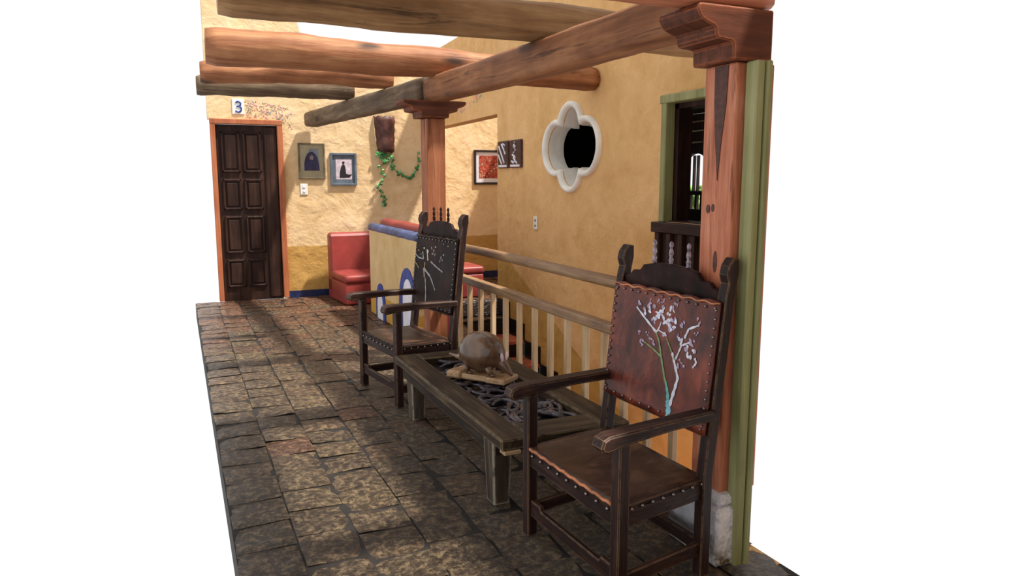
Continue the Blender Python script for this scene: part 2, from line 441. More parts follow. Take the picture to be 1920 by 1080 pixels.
# dark room behind the stair wall
def slab(name, pts, z0, z1, th, mat):
    bm = B()
    (x0,y0),(x1,y1) = pts; d = Vector((x1-x0, y1-y0, 0)); L = d.length; nrm = Vector((-d.y, d.x, 0)).normalized()*th
    t = bmesh.new(); vs = []
    for z in (z0, z1):
        for p in (Vector((x0,y0,0)), Vector((x1,y1,0)), Vector((x1,y1,0))+nrm, Vector((x0,y0,0))+nrm):
            vs.append(t.verts.new((p.x, p.y, z)))
    t.faces.new(vs[:4]); t.faces.new(vs[4:])
    for i in range(4): t.faces.new((vs[i], vs[(i+1)%4], vs[4+(i+1)%4], vs[4+i]))
    merge(bm, t); return struct(name, bm, mat)
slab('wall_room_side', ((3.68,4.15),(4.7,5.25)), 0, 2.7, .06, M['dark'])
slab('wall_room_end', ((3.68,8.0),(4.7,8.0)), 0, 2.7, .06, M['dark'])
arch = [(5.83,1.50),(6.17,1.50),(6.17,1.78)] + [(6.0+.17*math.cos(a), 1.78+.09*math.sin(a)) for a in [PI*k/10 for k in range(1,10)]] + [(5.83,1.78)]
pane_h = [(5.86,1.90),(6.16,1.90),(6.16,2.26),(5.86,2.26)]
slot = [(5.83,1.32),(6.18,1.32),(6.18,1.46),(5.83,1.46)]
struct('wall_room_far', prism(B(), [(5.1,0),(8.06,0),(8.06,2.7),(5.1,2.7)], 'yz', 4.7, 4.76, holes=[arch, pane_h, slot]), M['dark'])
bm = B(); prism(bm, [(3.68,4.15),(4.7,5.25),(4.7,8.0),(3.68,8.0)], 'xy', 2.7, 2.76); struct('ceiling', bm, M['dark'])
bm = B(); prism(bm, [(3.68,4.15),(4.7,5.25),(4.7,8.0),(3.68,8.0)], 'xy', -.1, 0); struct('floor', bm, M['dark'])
# window frames in that far wall: shutters with a pane grid, posts seen through the arch
bm = B()
span(bm, (4.765,5.86,1.90), (4.80,6.16,2.26), .0)
struct('window_3', bm, M['dark_z'])
bm = B()
for z in (1.97, 2.08, 2.17): span(bm, (4.69,5.87,z), (4.70+.02,6.15,z+.012), .0)
struct('trim_4', bm, M['block_y'])
bm = B()
for y in (5.83, 5.98, 6.04): span(bm, (4.72,y,1.5), (4.75,y+.014,1.85), .0)
for y in (5.9, 5.98, 6.08, 6.14): span(bm, (4.72,y,1.32), (4.75,y+.03,1.46), .0)
struct('trim_5', bm, M['dark_z'])
bm = B()
for k in range(60):
    ball(bm, (5.8+random.uniform(-.2,.2), 7.4+random.uniform(-.3,.3), 1.25+random.random()*.25), (.07,.07,.06), 6)
tube(bm, [(5.8,7.4,0),(5.8,7.4,1.3)], .04, 8)
tag(obj('shrub', bm, M['lime']), 'green garden shrub seen through the far arched window', 'shrub')

# stairs going down towards the viewer along the stair wall, black risers
bk = B(); nst = 11
st = thing('staircase', 'stair flight with terracotta treads and black risers going down behind the railing', 'stairs', (2.9,7.8,0))
for i in range(nst):
    y1 = 7.80-.405*i; z = -.185*(i+1)
    xa = 2.91 if y1 > 6.9 else 2.3
    bm = B(); span(bm, (xa-2.9,y1-.43-7.8,z-.04), (3.48-2.9,y1-7.8,z), .006); obj('tread', bm, M['clay'], st)
    bm = B(); span(bm, (xa-2.9,y1-.012-7.8,z+.001), (3.48-2.9,y1+.005-7.8,z+.143), 0); obj('riser', bm, M['black'], st)
    span(bk, (3.485,y1-.405,z-.25), (3.4995,y1,z+.185), 0)
span(bk, (3.485,7.80,-.2), (3.4995,8.16,.19), 0)
struct('baseboard_stair', bk, M['black'])
bm = B(); span(bm, (2.2,2.2,-3.2), (2.248,6.79,-.012), 0); struct('wall_stairwell', bm, M['wall_stair'])
bm = B(); span(bm, (2.86,6.86,-3.2), (2.9,7.8,-.2), 0); struct('wall_stairwell', bm, M['wall_stair'])
bm = B(); span(bm, (2.2,6.80,-3.2), (2.86,6.86,-.2), 0); struct('wall_stairwell', bm, M['wall_stair'])
bm = B(); span(bm, (2.2,2.2,-3.3), (3.8,8,-3.2), 0); struct('floor', bm, M['clay'])
bm = B(); span(bm, (1.34,10.48,-.02), (3.5,10.499,.085), 0); span(bm, (3.63,11.385,-.02), (5.2,11.399,.10), 0)
struct('baseboard_back', bm, M['navy'])

# ------------------------------------------------------------------ door on the left
d = struct('door_1', span(B(), (.50,10.50,-.012), (1.27,10.545,2.33), .003), M['dark_z'], 'dark panelled wooden door with orange brown frame')
fr = B()
for lo, hi in (((.44,10.44,0),(.50,10.56,2.40)), ((1.27,10.44,0),(1.34,10.56,2.40)), ((.44,10.435,2.335),(1.34,10.56,2.40))): span(fr, lo, hi, .006)
obj('door_frame', fr, M['door_frame'], d)
for x0, x1 in ((.56,.79),(.83,1.06)):
    for z0, z1 in ((.18,.55),(.64,1.13),(1.22,1.62),(1.71,2.24)):
        b_ = B()
        for lo, hi in (((x0,10.475,z0),(x0+.025,10.50,z1)), ((x1-.025,10.475,z0),(x1,10.50,z1)), ((x0,10.475,z0),(x1,10.50,z0+.025)), ((x0,10.475,z1-.025),(x1,10.50,z1))): span(b_, lo, hi, .006)
        span(b_, (x0+.045,10.482,z0+.045), (x1-.045,10.50,z1-.045), .008)
        obj('door_panel', b_, M['dark_z'], d)
b_ = B(); span(b_, (1.10,10.478,.02), (1.26,10.50,2.31), .01); obj('door_stile', b_, M['dark_z'], d)

# ------------------------------------------------------------------ timbers
def log(name, p0, p1, r0, r1, mat, label, seedv, group='round ceiling logs', bow=.02, nseg=44):
    p0, p1 = Vector(p0), Vector(p1); t = bmesh.new(); rings = []; S = 24; n = nseg
    s, u = frame_of(p1-p0)
    for i in range(n+1):
        f = i/n; c = p0.lerp(p1, f) + u*math.sin(f*PI)*bow + u*noise.noise(Vector((f*4, seedv, 0)))*.02
        r = r0+(r1-r0)*f; e = 1
        if i in (0, n): e = .9
        ring = []
        for k in range(S):
            a = 2*PI*k/S
            q = r*e*(1+.07*noise.noise(Vector((math.cos(a)*1.2, math.sin(a)*1.2, f*9+seedv*7))) + .05*noise.noise(Vector((math.cos(a)*3, math.sin(a)*3, f*25+seedv))))
            ring.append(t.verts.new(c + s*math.cos(a)*q + u*math.sin(a)*q))
        rings.append(ring)
    for a, b in zip(rings, rings[1:]):
        for k in range(S): t.faces.new((a[k], a[(k+1)%S], b[(k+1)%S], b[k]))
    t.faces.new(rings[0]); t.faces.new(rings[-1])
    bm = B(); merge(bm, t, None, True)
    return tag(obj(name, bm, mat), label, 'log', group)
log('ceiling_log', (.25,4.25,2.555), (3.48,4.22,2.54), .122, .115, M['tan_x'], 'thick round log nearest the viewer crossing the top of the picture', 1.3)
log('ceiling_log', (.25,5.95,2.57), (3.49,5.92,2.50), .138, .105, M['log_x'], 'reddish round log whose sawn end rests against the stair wall', 4.1)
log('ceiling_log', (.25,7.25,2.555), (1.96,7.15,2.56), .098, .092, M['log_x'], 'thin brown log with its sawn end left of the middle column', 8.7)
log('ceiling_log', (.25,8.5,2.575), (1.86,8.4,2.58), .105, .100, M['grey_x'], 'weathered grey log farthest from the viewer above the door', 12.2)

def hewn(name, pts, w, h, mat, label, seedv, cat='beam', n=36, exp=5):
    pts = [Vector(p) for p in pts]; t = bmesh.new(); rings = []; S = 28
    L = (pts[-1]-pts[0])
    for i in range(n+1):
        f = i/n*(len(pts)-1); k0 = min(int(f), len(pts)-2); c = pts[k0].lerp(pts[k0+1], f-k0)
        s, u = frame_of(L); g = 1 if 0 < i < n else .95
        ring = []
        for k in range(S):
            a = 2*PI*k/S; ca, sa = math.cos(a), math.sin(a)
            q = (abs(ca)**exp+abs(sa)**exp)**(-1/exp)
            j = 1+.05*noise.noise(Vector((ca*1.3, sa*1.3, i/n*6+seedv)))+.03*noise.noise(Vector((ca*3, sa*3, i/n*20+seedv)))
            ring.append(t.verts.new(c+s*ca*q*w/2*g*j+u*sa*q*h/2*g*j))
        rings.append(ring)
    for a, b in zip(rings, rings[1:]):
        for k in range(S): t.faces.new((a[k], a[(k+1)%S], b[(k+1)%S], b[k]))
    t.faces.new(rings[0]); t.faces.new(rings[-1])
    bm = B(); merge(bm, t, None, True); return tag(obj(name, bm, mat), label, cat)
hewn('long_beam', [(2.13,2.465,2.335),(2.12,4.2,2.345),(2.03,6.12,2.355)], .19, .21, M['beam_y'], 'rough hewn reddish beam running from the near column to the middle column', 2.2)
hewn('long_beam', [(2.02,6.13,2.37),(1.86,8.4,2.395),(1.72,10.42,2.42)], .20, .20, M['grey_y'], 'darker hewn beam running from the middle column to the back wall', 5.5)
hewn('cross_beam', [(.25,2.37,2.335),(2.15,2.37,2.335)], .17, .165, M['post_x'], 'squared cross beam resting above the near column bracket', 9.1)

# columns
def column(label, x0, x1, y0, y1, z0, z1, mat, lean=0):
    t = thing('column', label, 'column', ((x0+x1)/2,(y0+y1)/2,z0))
    bm = B(); w, dd = x1-x0, y1-y0
    tt = bmesh.new(); bmesh.ops.create_cube(tt, size=1); bmesh.ops.scale(tt, vec=(w,dd,z1-z0), verts=tt.verts)
    bmesh.ops.bevel(tt, geom=tt.edges[:], offset=.008, segments=2, affect='EDGES', profile=.5)
    bmesh.ops.translate(tt, vec=(0,0,(z1-z0)/2), verts=tt.verts); merge(bm, tt)
    obj('shaft', bm, mat, t); return t
COLN = column('reddish square wooden column on a white stone base at the right', 2.0, 2.19, 2.315, 2.505, .30, 2.056, M['post_z'])
COLM = column('middle square wooden column behind the far armchair', 1.935, 2.10, 6.02, 6.19, 0, 2.12, M['mid_z'])
# dark split and knots on the near column
cy, cz, cx = 2.41, .30, 2.095
bm = B(); prism(bm, [(2.362-cy,2.05-cz),(2.442-cy,2.05-cz),(2.438-cy,1.9-cz),(2.424-cy,1.75-cz),(2.405-cy,1.60-cz),(2.39-cy,1.75-cz),(2.368-cy,1.9-cz)], 'yz', -.0985, -.0935)
o = obj('dark_grain_wedge', bm, M['streak'], COLN); o['label'] = 'dark wedge shaped heartwood streak'
for y, z, a, b in ((2.40,1.27,.012,.045),(2.455,1.485,.012,.018),(2.425,1.49,.009,.016)):
    bm = B(); prism(bm, [(y-cy+a*math.cos(k*PI/6), z-cz+b*math.sin(k*PI/6)) for k in range(12)], 'yz', -.0975, -.0935); obj('knot', bm, M['streak'], COLN)
# stone base
bm = B(); span(bm, (1.95,2.262,0), (2.10,2.60,.255), .012); span(bm, (1.965,2.275,.255), (2.095,2.585,.305), .016)
tag(obj('column_base', bm, M['stone']), 'white carved stone block under the near column', 'column base')

# carved corbel brackets: stepped scroll profile in the x-z plane
def bracket(name, label, cx, cyy, zb, zt, half, right, depth, mat):
    H = zt-zb
    P_ = [(.44,0),(.45,.30),(.47,.34),(.68,.37),(.715,.44),(.72,.54),(.75,.60),(.83,.64),(.92,.70),(.97,.80),(1.0,.90),(.98,.97),(.95,1.0)]
    L_ = [(cx-p[0]*half, zb+p[1]*H) for p in P_]
    R_ = [(cx+p[0]*half, zb+p[1]*H) for p in P_] if right is None else [(right, zb), (right, zt)]
    bm = B(); prism(bm, L_[::-1]+R_, 'xz', cyy-depth/2, cyy+depth/2, bev=.006)
    return tag(obj(name, bm, mat), label, 'bracket')
bracket('bracket', 'carved scroll bracket on top of the near column', 2.095, 2.41, 2.057, 2.25, .315, 2.145, .25, M['bracket_x'])
bracket('bracket', 'dark carved scroll bracket on top of the middle column', 2.0, 6.10, 2.122, 2.262, .28, None, .24, M['bracket_x'])

# green planks at the right edge
t = thing('green_post', 'pale green painted plank post at the right beside the stone base', 'post', (2.1,2.25,0))
bm = B(); span(bm, (-.068,-.01,0), (-.026,.055,2.055), .006); obj('plank', bm, M['green_z'], t)
bm = B(); span(bm, (-.023,-.02,0), (.004,.052,2.055), .006); obj('plank', bm, M['green_z'], t)

bm = B(); span(bm, (.14,-1.45,0), (3.7,-1.3,3.2), 0); struct('wall_near_blocker', bm, M['wall_back'])  # unseen wall added behind the camera to cut the fill light
bm = B(); span(bm, (3.6,-1.3,-.2), (3.75,1.7,3.2), 0); struct('wall_right_blocker', bm, M['wall_back'])  # out-of-view side wall, added to deepen the shadows
# unseen roof added to shade the near bay; slot shaped for a sun patch
bm = B()
for lo, hi in (((.14,-1.2,2.95),(1.70,4.1,3.0)), ((2.36,-1.2,2.95),(3.5,4.1,3.0)), ((1.70,-1.2,2.95),(2.36,.7,3.0)), ((1.70,3.9,2.95),(2.36,4.1,3.0))): span(bm, lo, hi, 0)
struct('ceiling', bm, M['roof'])

# ------------------------------------------------------------------ railing
t = thing('stair_railing', 'wooden railing with pale balusters between table and stairwell', 'railing', (2.15,4.2,0))
def Lr(x, y, z): return (x-2.15, y-4.2, z)
bm = B(); tube(bm, [Lr(2.15,2.56,1.05), Lr(2.15,4.2,1.052), Lr(2.15,5.3,1.052), Lr(2.10,6.03,1.055)], .034, 14); obj('handrail', bm, M['rail_y'], t)
bm = B(); stick(bm, Lr(2.15,2.56,.79), Lr(2.15,6.05,.79), .07, .06, .012, seg=2); obj('middle_rail', bm, M['rail_y'], t)
bm = B(); stick(bm, Lr(2.15,2.60,.03), Lr(2.15,6.05,.03), .06, .06, .006); obj('bottom_rail', bm, M['rail_y'], t)
ys = [5.83,5.60,5.36,5.11,4.87,4.63,4.385,4.155,3.925,3.70,3.49,3.28,3.06,2.84]
for y in ys:
    bm = B(); stick(bm, Lr(2.15,y,.055), Lr(2.15,y,.77), .036, .036, .004); obj('baluster', bm, M['pale_z'], t)

# ------------------------------------------------------------------ armchairs
def lean(z): return .445 + max(0, z-.42)*.115
_stud = {}
def studs(parent, pts, r=.0065, name='stud'):
    """every nail head is its own small part; all share one mesh"""
    if r not in _stud:
        bm = B(); ball(bm, (0,0,0), r, 8)
        me = bpy.data.meshes.new('stud'); bm.to_mesh(me); bm.free(); me.materials.append(M['stud']); _stud[r] = me
    for p in pts:
        o = bpy.data.objects.new(name, _stud[r]); o.location = p; link(o, parent)

def make_armchair(label, loc, rz, scale, backmat, art, hw=.345, rack=0.0):
    k_ = hw/.315
    t = thing('armchair', label, 'armchair', loc, rz, None); t.scale = (scale,)*3
    for s in (1, -1):
        y = s*hw
        bm = B(); stick(bm, (.028,y,.001), (.028,y,.662), .054, .05, .005); obj('leg', bm, M['chair_z'], t)
        # rear post, bent backwards above the seat, carved ear on top
        bm = B(); tt = bmesh.new(); prof = [(.42,0),(.42,.42),(lean(1.15)-.025,1.15),(lean(1.2)-.018,1.2),(lean(1.25)-.035,1.235),(lean(1.28)-.03,1.27),(lean(1.29)-.005,1.30),(lean(1.29)+.025,1.295),(lean(1.25)+.03,1.24),(lean(1.18)+.025,1.18),(.47,.42),(.47,0)]
        prism(bm, [(a, b+.001) for a, b in prof], 'xz', y-.026, y+.026, bev=.004); obj('leg', bm, M['chair_z'], t)
        # arm, dished outline with rounded scroll end
        prof = [(-.085,.675),(-.078,.660),(-.06,.652),(-.03,.655),(0,.662),(.25,.668),(.47,.660),(.47,.702),(.25,.708),(.02,.712),(-.05,.712),(-.075,.703)]
        bm = B(); prism(bm, prof, 'xz', y-.036+s*.006, y+.036+s*.006, bev=.007)
        obj('arm', bm, M['chair_x'], t)
        bm = B(); stick(bm, (.05,y,.375), (.425,y,.375), .024, .085, .004); obj('side_rail', bm, M['chair_x'], t)
        bm = B(); stick(bm, (.05,y,.12), (.425,y,.12), .024, .055, .004); obj('stretcher', bm, M['chair_x'], t)
    bm = B(); stick(bm, (.026,-(hw-.025),.375), (.026,hw-.025,.375), .024, .085, .004); obj('front_rail', bm, M['chair_y'], t)
    # front stretcher with stepped lower board
    pr = [(-.29,.10),(.29,.10),(.29,.175),(.22,.175),(.205,.155),(-.205,.155),(-.22,.175),(-.29,.175)]
    pr = [(a*k_, b) for a, b in pr]; bm = B(); prism(bm, pr, 'yz', .016, .038, bev=.004); obj('stretcher', bm, M['chair_y'], t)
    bm = B(); stick(bm, (.445,-(hw-.025),.12), (.445,hw-.025,.12), .024, .055, .004); obj('stretcher', bm, M['chair_y'], t)
    bm = B(); stick(bm, (.445,-(hw-.025),.375), (.445,hw-.025,.375), .024, .07, .004); obj('rear_rail', bm, M['chair_y'], t)
    # sagging leather seat wrapped over the rails
    tt = bmesh.new(); N = 16; g = []
    for i in range(N+1):
        row = []
        for j in range(N+1):
            fx, fy = i/N, j/N; x = .012+.425*fx; y = -(hw+.012)+(2*hw+.024)*fy
            z = .425 - .030*math.sin(PI*fx)*math.sin(PI*fy) + .002*noise.noise(Vector((x*20,y*20,loc[1])))
            if j in (0, N): z -= .012; y *= 1.0
            row.append(tt.verts.new((x, y, z)))
        g.append(row)
    for i in range(N):
        for j in range(N): tt.faces.new((g[i][j], g[i+1][j], g[i+1][j+1], g[i][j+1]))
    r_ = bmesh.ops.extrude_face_region(tt, geom=tt.faces[:])
    bmesh.ops.translate(tt, vec=(0,0,-.016), verts=[v for v in r_['geom'] if isinstance(v, bmesh.types.BMVert)])
    for v in list(tt.verts):                                   # corners notched around the legs
        pass
    bm = B(); merge(bm, tt, None, True)
    seat = obj('seat', bm, M['leather_seat'], t)
    bm = B(); tube(bm, [(.010,-(hw-.03)+(2*hw-.06)*k/24,.418+.003*math.sin(k*2.1)) for k in range(25)], .0065, 8); obj('seat_edging', bm, M['lace'] if scale == 1 else M['crest'], seat)
    studs(seat, [(.010,-(hw-.055)+k*(2*hw-.11)/8,.392) for k in range(9)], .0075)
    for s in (1, -1): studs(seat, [(.07+k*.05,s*(hw+.014),.40) for k in range(8)], .007)
    # backrest: crest board, lower board, leather panel
    crest = [(-.29,1.10),(.29,1.10),(.29,1.165),(.255,1.17),(.235,1.19),(.19,1.193),(.165,1.222),(.10,1.235),(0,1.243),(-.10,1.235),(-.165,1.222),(-.19,1.193),(-.235,1.19),(-.255,1.17),(-.29,1.165)]
    bm = B(); xc = lean(1.15); crest = [(a*k_, b) for a, b in crest]; prism(bm, crest, 'yz', xc-.012, xc+.014, bev=.004); cr = obj('crest_rail', bm, M['crest'], t)
    for y in (-.115, 0, .115):
        bm = B(); lathe(bm, [(.001,0),(.011,.002),(.008,.012),(.012,.022),(.006,.034),(.011,.05),(.009,.062),(.005,.074),(.009,.084),(.0095,.092),(.005,.101),(.0005,.105)], (xc,y,1.236), 12); obj('finial', bm, M['finial'] if scale == 1 else M['crest'], cr)
    bm = B(); stick(bm, (lean(.60),-(hw-.025),.60), (lean(.60),hw-.025,.60), .024, .05, .004); obj('lower_rail', bm, M['chair_y'], t)
    z0, z1, hy = .60, 1.125, hw+.010
    def surf(u, v, off=0):
        z = z0+(z1-z0)*v; y = hy-2*hy*u
        x = lean(z)-.036 + .014*math.sin(PI*u)*math.sin(PI*min(1,v*1.0)) - off
        x += .003*noise.noise(Vector((y*7, z*5, loc[1])))
        return Vector((x, y, z))
    tt = bmesh.new(); N = 24; g = []
    for i in range(N+1):
        row = []
        for j in range(N+1):
            p = surf(i/N, j/N)
            if j == N: p.z += .008*abs(math.sin(i*PI/4))
            if j == 0: p.z -= .006*abs(math.sin(i*PI/5))
            row.append(tt.verts.new(p))
        g.append(row)
    for i in range(N):
        for j in range(N): tt.faces.new((g[i][j], g[i+1][j], g[i+1][j+1], g[i][j+1]))
    r_ = bmesh.ops.extrude_face_region(tt, geom=tt.faces[:])
    bmesh.ops.translate(tt, vec=(.008,0,0), verts=[v for v in r_['geom'] if isinstance(v, bmesh.types.BMVert)])
    bm = B(); merge(bm, tt, None, True); pan = obj('backrest', bm, backmat, t)
    bm = B(); tube(bm, [surf(k/40, .99+.007*math.sin(k*1.3), .004) for k in range(41)], .004, 8); obj('lacing', bm, M['lace'] if scale == 1 else M['chair_y'], pan)
    studs(pan, [surf(.035+.93*k/12, .955, .003) for k in range(13)], .006)
    studs(pan, [surf(.035+.93*k/10, .03, .003) for k in range(11)], .006)
    for u in (.025, .975): studs(pan, [surf(u, .06+.88*k/13, .003) for k in range(14)], .006)
    # painted decoration, thin relief of paint on the leather
    for col, strokes, dabs in art:
        bm = B()
        for w0, w1, pts in strokes:
            P_ = []
            for a, b in zip(pts, pts[1:]):
                for k in range(6): P_.append((a[0]+(b[0]-a[0])*k/6, a[1]+(b[1]-a[1])*k/6))
            P_.append(pts[-1]); n = len(P_); t2 = bmesh.new(); L_ = []
            for i, (u, v) in enumerate(P_):
                a = P_[max(0, i-1)]; b = P_[min(n-1, i+1)]
                d = Vector(((b[0]-a[0])*2*hy, (b[1]-a[1])*(z1-z0))).normalized(); w = (w0+(w1-w0)*i/(n-1))*(1+.25*math.sin(i*1.7))/2
                du, dv = -d.y*w/(2*hy), d.x*w/(z1-z0)
                L_.append((t2.verts.new(surf(u+du, v+dv, .0022)), t2.verts.new(surf(u, v, .0034)), t2.verts.new(surf(u-du, v-dv, .0022))))
            for a, b in zip(L_, L_[1:]):
                t2.faces.new((a[0], a[1], b[1], b[0])); t2.faces.new((a[1], a[2], b[2], b[1]))
            merge(bm, t2, None, True)
        for (u, v, r, ang, el) in dabs:
            t2 = bmesh.new(); K = 9; cc = t2.verts.new(surf(u, v, .0036)); rim = []
            for k in range(K):
                a = 2*PI*k/K; x_, y_ = math.cos(a)*r*el, math.sin(a)*r/el
                X_ = x_*math.cos(ang)-y_*math.sin(ang); Y_ = x_*math.sin(ang)+y_*math.cos(ang)
                rim.append(t2.verts.new(surf(u+X_/(2*hy), v+Y_/(z1-z0), .0022)))
            for k in range(K): t2.faces.new((cc, rim[k], rim[(k+1)%K]))
            merge(bm, t2, None, True)
        o = obj('painted_tree', bm, col, pan)
    for o in list(t.children_recursive):                    # the old frame has racked a little sideways
        if o.type == 'MESH' and not o.name.startswith('stud'):
            for v in o.data.vertices: v.co.y += rack*v.co.x
        elif o.type == 'MESH': o.location.y += rack*o.location.x
    return t

pc = {k: plain('paint_'+k, c, .5, .1, 30) for k, c in dict(white=(214,216,232), lilac=(170,156,184), blue=(120,180,196), green=(120,146,96), teal=(88,160,150), ochre=(170,128,72), red=(190,48,60), grey=(140,138,140), cream=(206,196,176)).items()}
R_ = random.Random(3)
bl = [(0.276,0.861),(0.294,0.602),(0.329,0.546),(0.324,0.501),(0.382,0.611),(0.413,0.585),(0.441,0.548),(0.339,0.8),(0.388,0.848),(0.398,0.813),(0.437,0.848),(0.455,0.798),(0.43,0.739),(0.502,0.852),(0.513,0.92),(0.572,0.824),(0.512,0.784),(0.563,0.736),(0.609,0.725),(0.627,0.787),(0.598,0.872),(0.627,0.92),(0.543,0.651),(0.46,0.9),(0.398,0.893),(0.667,0.673),(0.689,0.64),(0.695,0.743),(0.709,0.789),(0.763,0.597),(0.788,0.651),(0.821,0.588),(0.788,0.549),(0.817,0.834),(0.854,0.81),(0.83,0.729),(0.815,0.683),(0.717,0.474),(0.712,0.435),(0.741,0.431),(0.496,0.818),(0.591,0.774),(0.469,0.78),(0.548,0.765),(0.584,0.708)]
white_d, lil_d = [], []
for i, (u, v) in enumerate(bl):
    near_edge = u < .45 and v < .65 or u > .66 and (v > .66 or v < .5) or v > .88
    for q in range(3):
        (lil_d if (near_edge or R_.random() < .35) else white_d).append((u+R_.uniform(-.018,.018), v+R_.uniform(-.02,.02), R_.uniform(.005,.009)*(.8 if near_edge else 1.2), R_.uniform(0,PI), R_.uniform(1,1.6)))
tree_art = [
 (pc['blue'], [(.030,.026,[(.68,.0),(.673,.084),(.655,.14)])], []),
 (pc['teal'], [(.024,.012,[(.665,.10),(.643,.195),(.61,.27)])], []),
 (pc['green'], [(.013,.009,[(.61,.27),(.591,.302),(.543,.431),(.497,.582),(.46,.649)]), (.008,.006,[(.66,.47),(.608,.553),(.564,.623)]), (.009,.006,[(.533,.461),(.441,.506),(.352,.54)])], []),
 (pc['white'], [(.018,.013,[(.678,.108),(.699,.239),(.714,.339),(.665,.447),(.63,.52)]), (.012,.009,[(.46,.649),(.354,.733),(.254,.819)]), (.010,.007,[(.67,.48),(.709,.60),(.778,.643)]), (.012,.008,[(.73,.665),(.761,.747),(.851,.799)]), (.008,.006,[(.465,.65),(.491,.699),(.501,.744)]), (.007,.006,[(.473,.673),(.543,.651)]), (.010,.008,[(.84,.539),(.858,.505),(.831,.461)])], white_d),
 (pc['lilac'], [], lil_d),
 (pc['red'], [], [(.43,.815,.006,0,1.2),(.598,.80,.005,1,1.2),(.70,.70,.005,2,1.3),(.47,.80,.004,0,1)]),
]
flower_art = [
 (pc['grey'], [(.014,.010,[(.372,.0),(.337,.181),(.29,.37),(.222,.522)]), (.020,.008,[(.23,.53),(.394,.429),(.553,.257)]), (.012,.010,[(.386,.638),(.538,.579),(.689,.529)]), (.010,.010,[(.01,.711),(.098,.669),(.213,.66)])],
  [(u,v,.009,i*1.1,1.5) for i,(u,v) in enumerate([(.422,.754),(.479,.75),(.395,.831),(.489,.855),(.624,.725),(.658,.693),(.688,.765),(.606,.672)])]),
 (pc['ochre'], [(.009,.006,[(.025,.595),(.123,.515)]), (.010,.007,[(.25,.62),(.25,.40)])], [(.79,.895,.006,0,1.3),(.675,.913,.006,1,1.3),(.082,.773,.008,0,1.2),(.146,.725,.006,0,1.3)]),
 (pc['cream'], [(.016,.010,[(.287,.805),(.313,.65)]), (.008,.006,[(.182,.763),(.213,.66)])], [(.215,.817,.009,0,1.4),(.307,.772,.010,1,1.3),(.31,.667,.011,2,1.3),(.45,.80,.007,1,2)]),
]
make_armchair('nearest armchair, red brown leather back painted with a white blossoming tree', (1.368,2.508,0), math.radians(2.5), 1.0, M['leather_back'], tree_art, .348, .17).scale = (1.1,1,1)
make_armchair('farther armchair with dark back and pale painted flowers, beyond the table', (1.285,5.30,0), math.radians(8), 1.045, M['leather_back2'], flower_art, .322)

# ------------------------------------------------------------------ low table
t = thing('coffee_table', 'long low dark wooden table with carved scrollwork top between the armchairs', 'table', (1.66,3.95,0))
X0, X1, Y0, Y1, ZT = -.35, .36, -.93, .93, .40
bm = B(); span(bm, (X0,Y0,ZT-.055), (X0+.155,Y1,ZT), .007); obj('top_board', bm, M['top_y'], t)
bm = B(); span(bm, (X1-.155,Y0,ZT-.055), (X1,Y1,ZT), .007); obj('top_board', bm, M['top_y'], t)
bm = B(); span(bm, (X0+.157,Y0,ZT-.055), (X1-.157,Y0+.20,ZT-.001), .006); obj('top_board', bm, M['top_x'], t)
bm = B(); span(bm, (X0+.157,Y1-.16,ZT-.055), (X1-.157,Y1,ZT-.001), .006); obj('top_board', bm, M['top_x'], t)
bm = B(); span(bm, (X0+.15,Y0+.19,ZT-.075), (X1-.15,Y1-.15,ZT-.045), 0); ins = obj('inset_panel', bm, M['black'], t)
bm = B(); R2 = random.Random(11)
for k in range(78):
    x = R2.uniform(X0+.20, X1-.20); y = R2.uniform(Y0+.25, Y1-.20); a = R2.uniform(0, 2*PI); cur = R2.choice([-1,1])*R2.uniform(2, 26)
    pts = []; n = 16; st_ = R2.uniform(.008,.016)
    for i in range(n):
        pts.append((x, y, ZT-.036+R2.uniform(0,.004)+.010*math.sin(i/n*PI))); a += cur*st_*(1+i*.06)*.8
        x += math.cos(a)*st_; y += math.sin(a)*st_*1.5
        x = min(max(x, X0+.17), X1-.17); y = min(max(y, Y0+.215), Y1-.175)
    tube(bm, pts, [.006+.009*math.sin(PI*(i+.5)/n) for i in range(n)], 8, flat=.8)
obj('carved_scrollwork', bm, M['iron'], ins)
bm = B(); span(bm, (X0+.03,Y0+.15,ZT-.135), (X0+.06,Y1-.10,ZT-.056), .003); obj('apron', bm, M['old_y'], t)
bm = B(); span(bm, (X1-.06,Y0+.15,ZT-.135), (X1-.03,Y1-.10,ZT-.056), .003); obj('apron', bm, M['old_y'], t)
for y in (Y0+.17, Y1-.20):
    bm = B(); span(bm, (X0+.06,y,ZT-.135), (X1-.06,y+.03,ZT-.056), .003); obj('apron', bm, M['old_x'], t)
for x, y in ((X0+.075,Y0+.215), (X1-.075,Y0+.215), (X0+.09,Y1-.215), (X1-.09,Y1-.215)):
    bm = B(); stick(bm, (x,y,.001), (x,y,ZT-.056), .095, .085, .006, .125, .11); o = obj('leg', bm, M['worn_z'], t)
bm = B(); span(bm, (X0+.012,Y0-.006,ZT-.075), (X0+.10,Y0+.05,ZT-.056), .004); obj('end_block', bm, M['block_x'], t)

# ------------------------------------------------------------------ armadillo carving
ax = math.radians(36)
t = thing('armadillo_sculpture', 'brown polished armadillo carving on a pale wooden plinth on the low table', 'sculpture', (1.645,4.09,.401), ax); t.scale = (.90,.80,1.0)
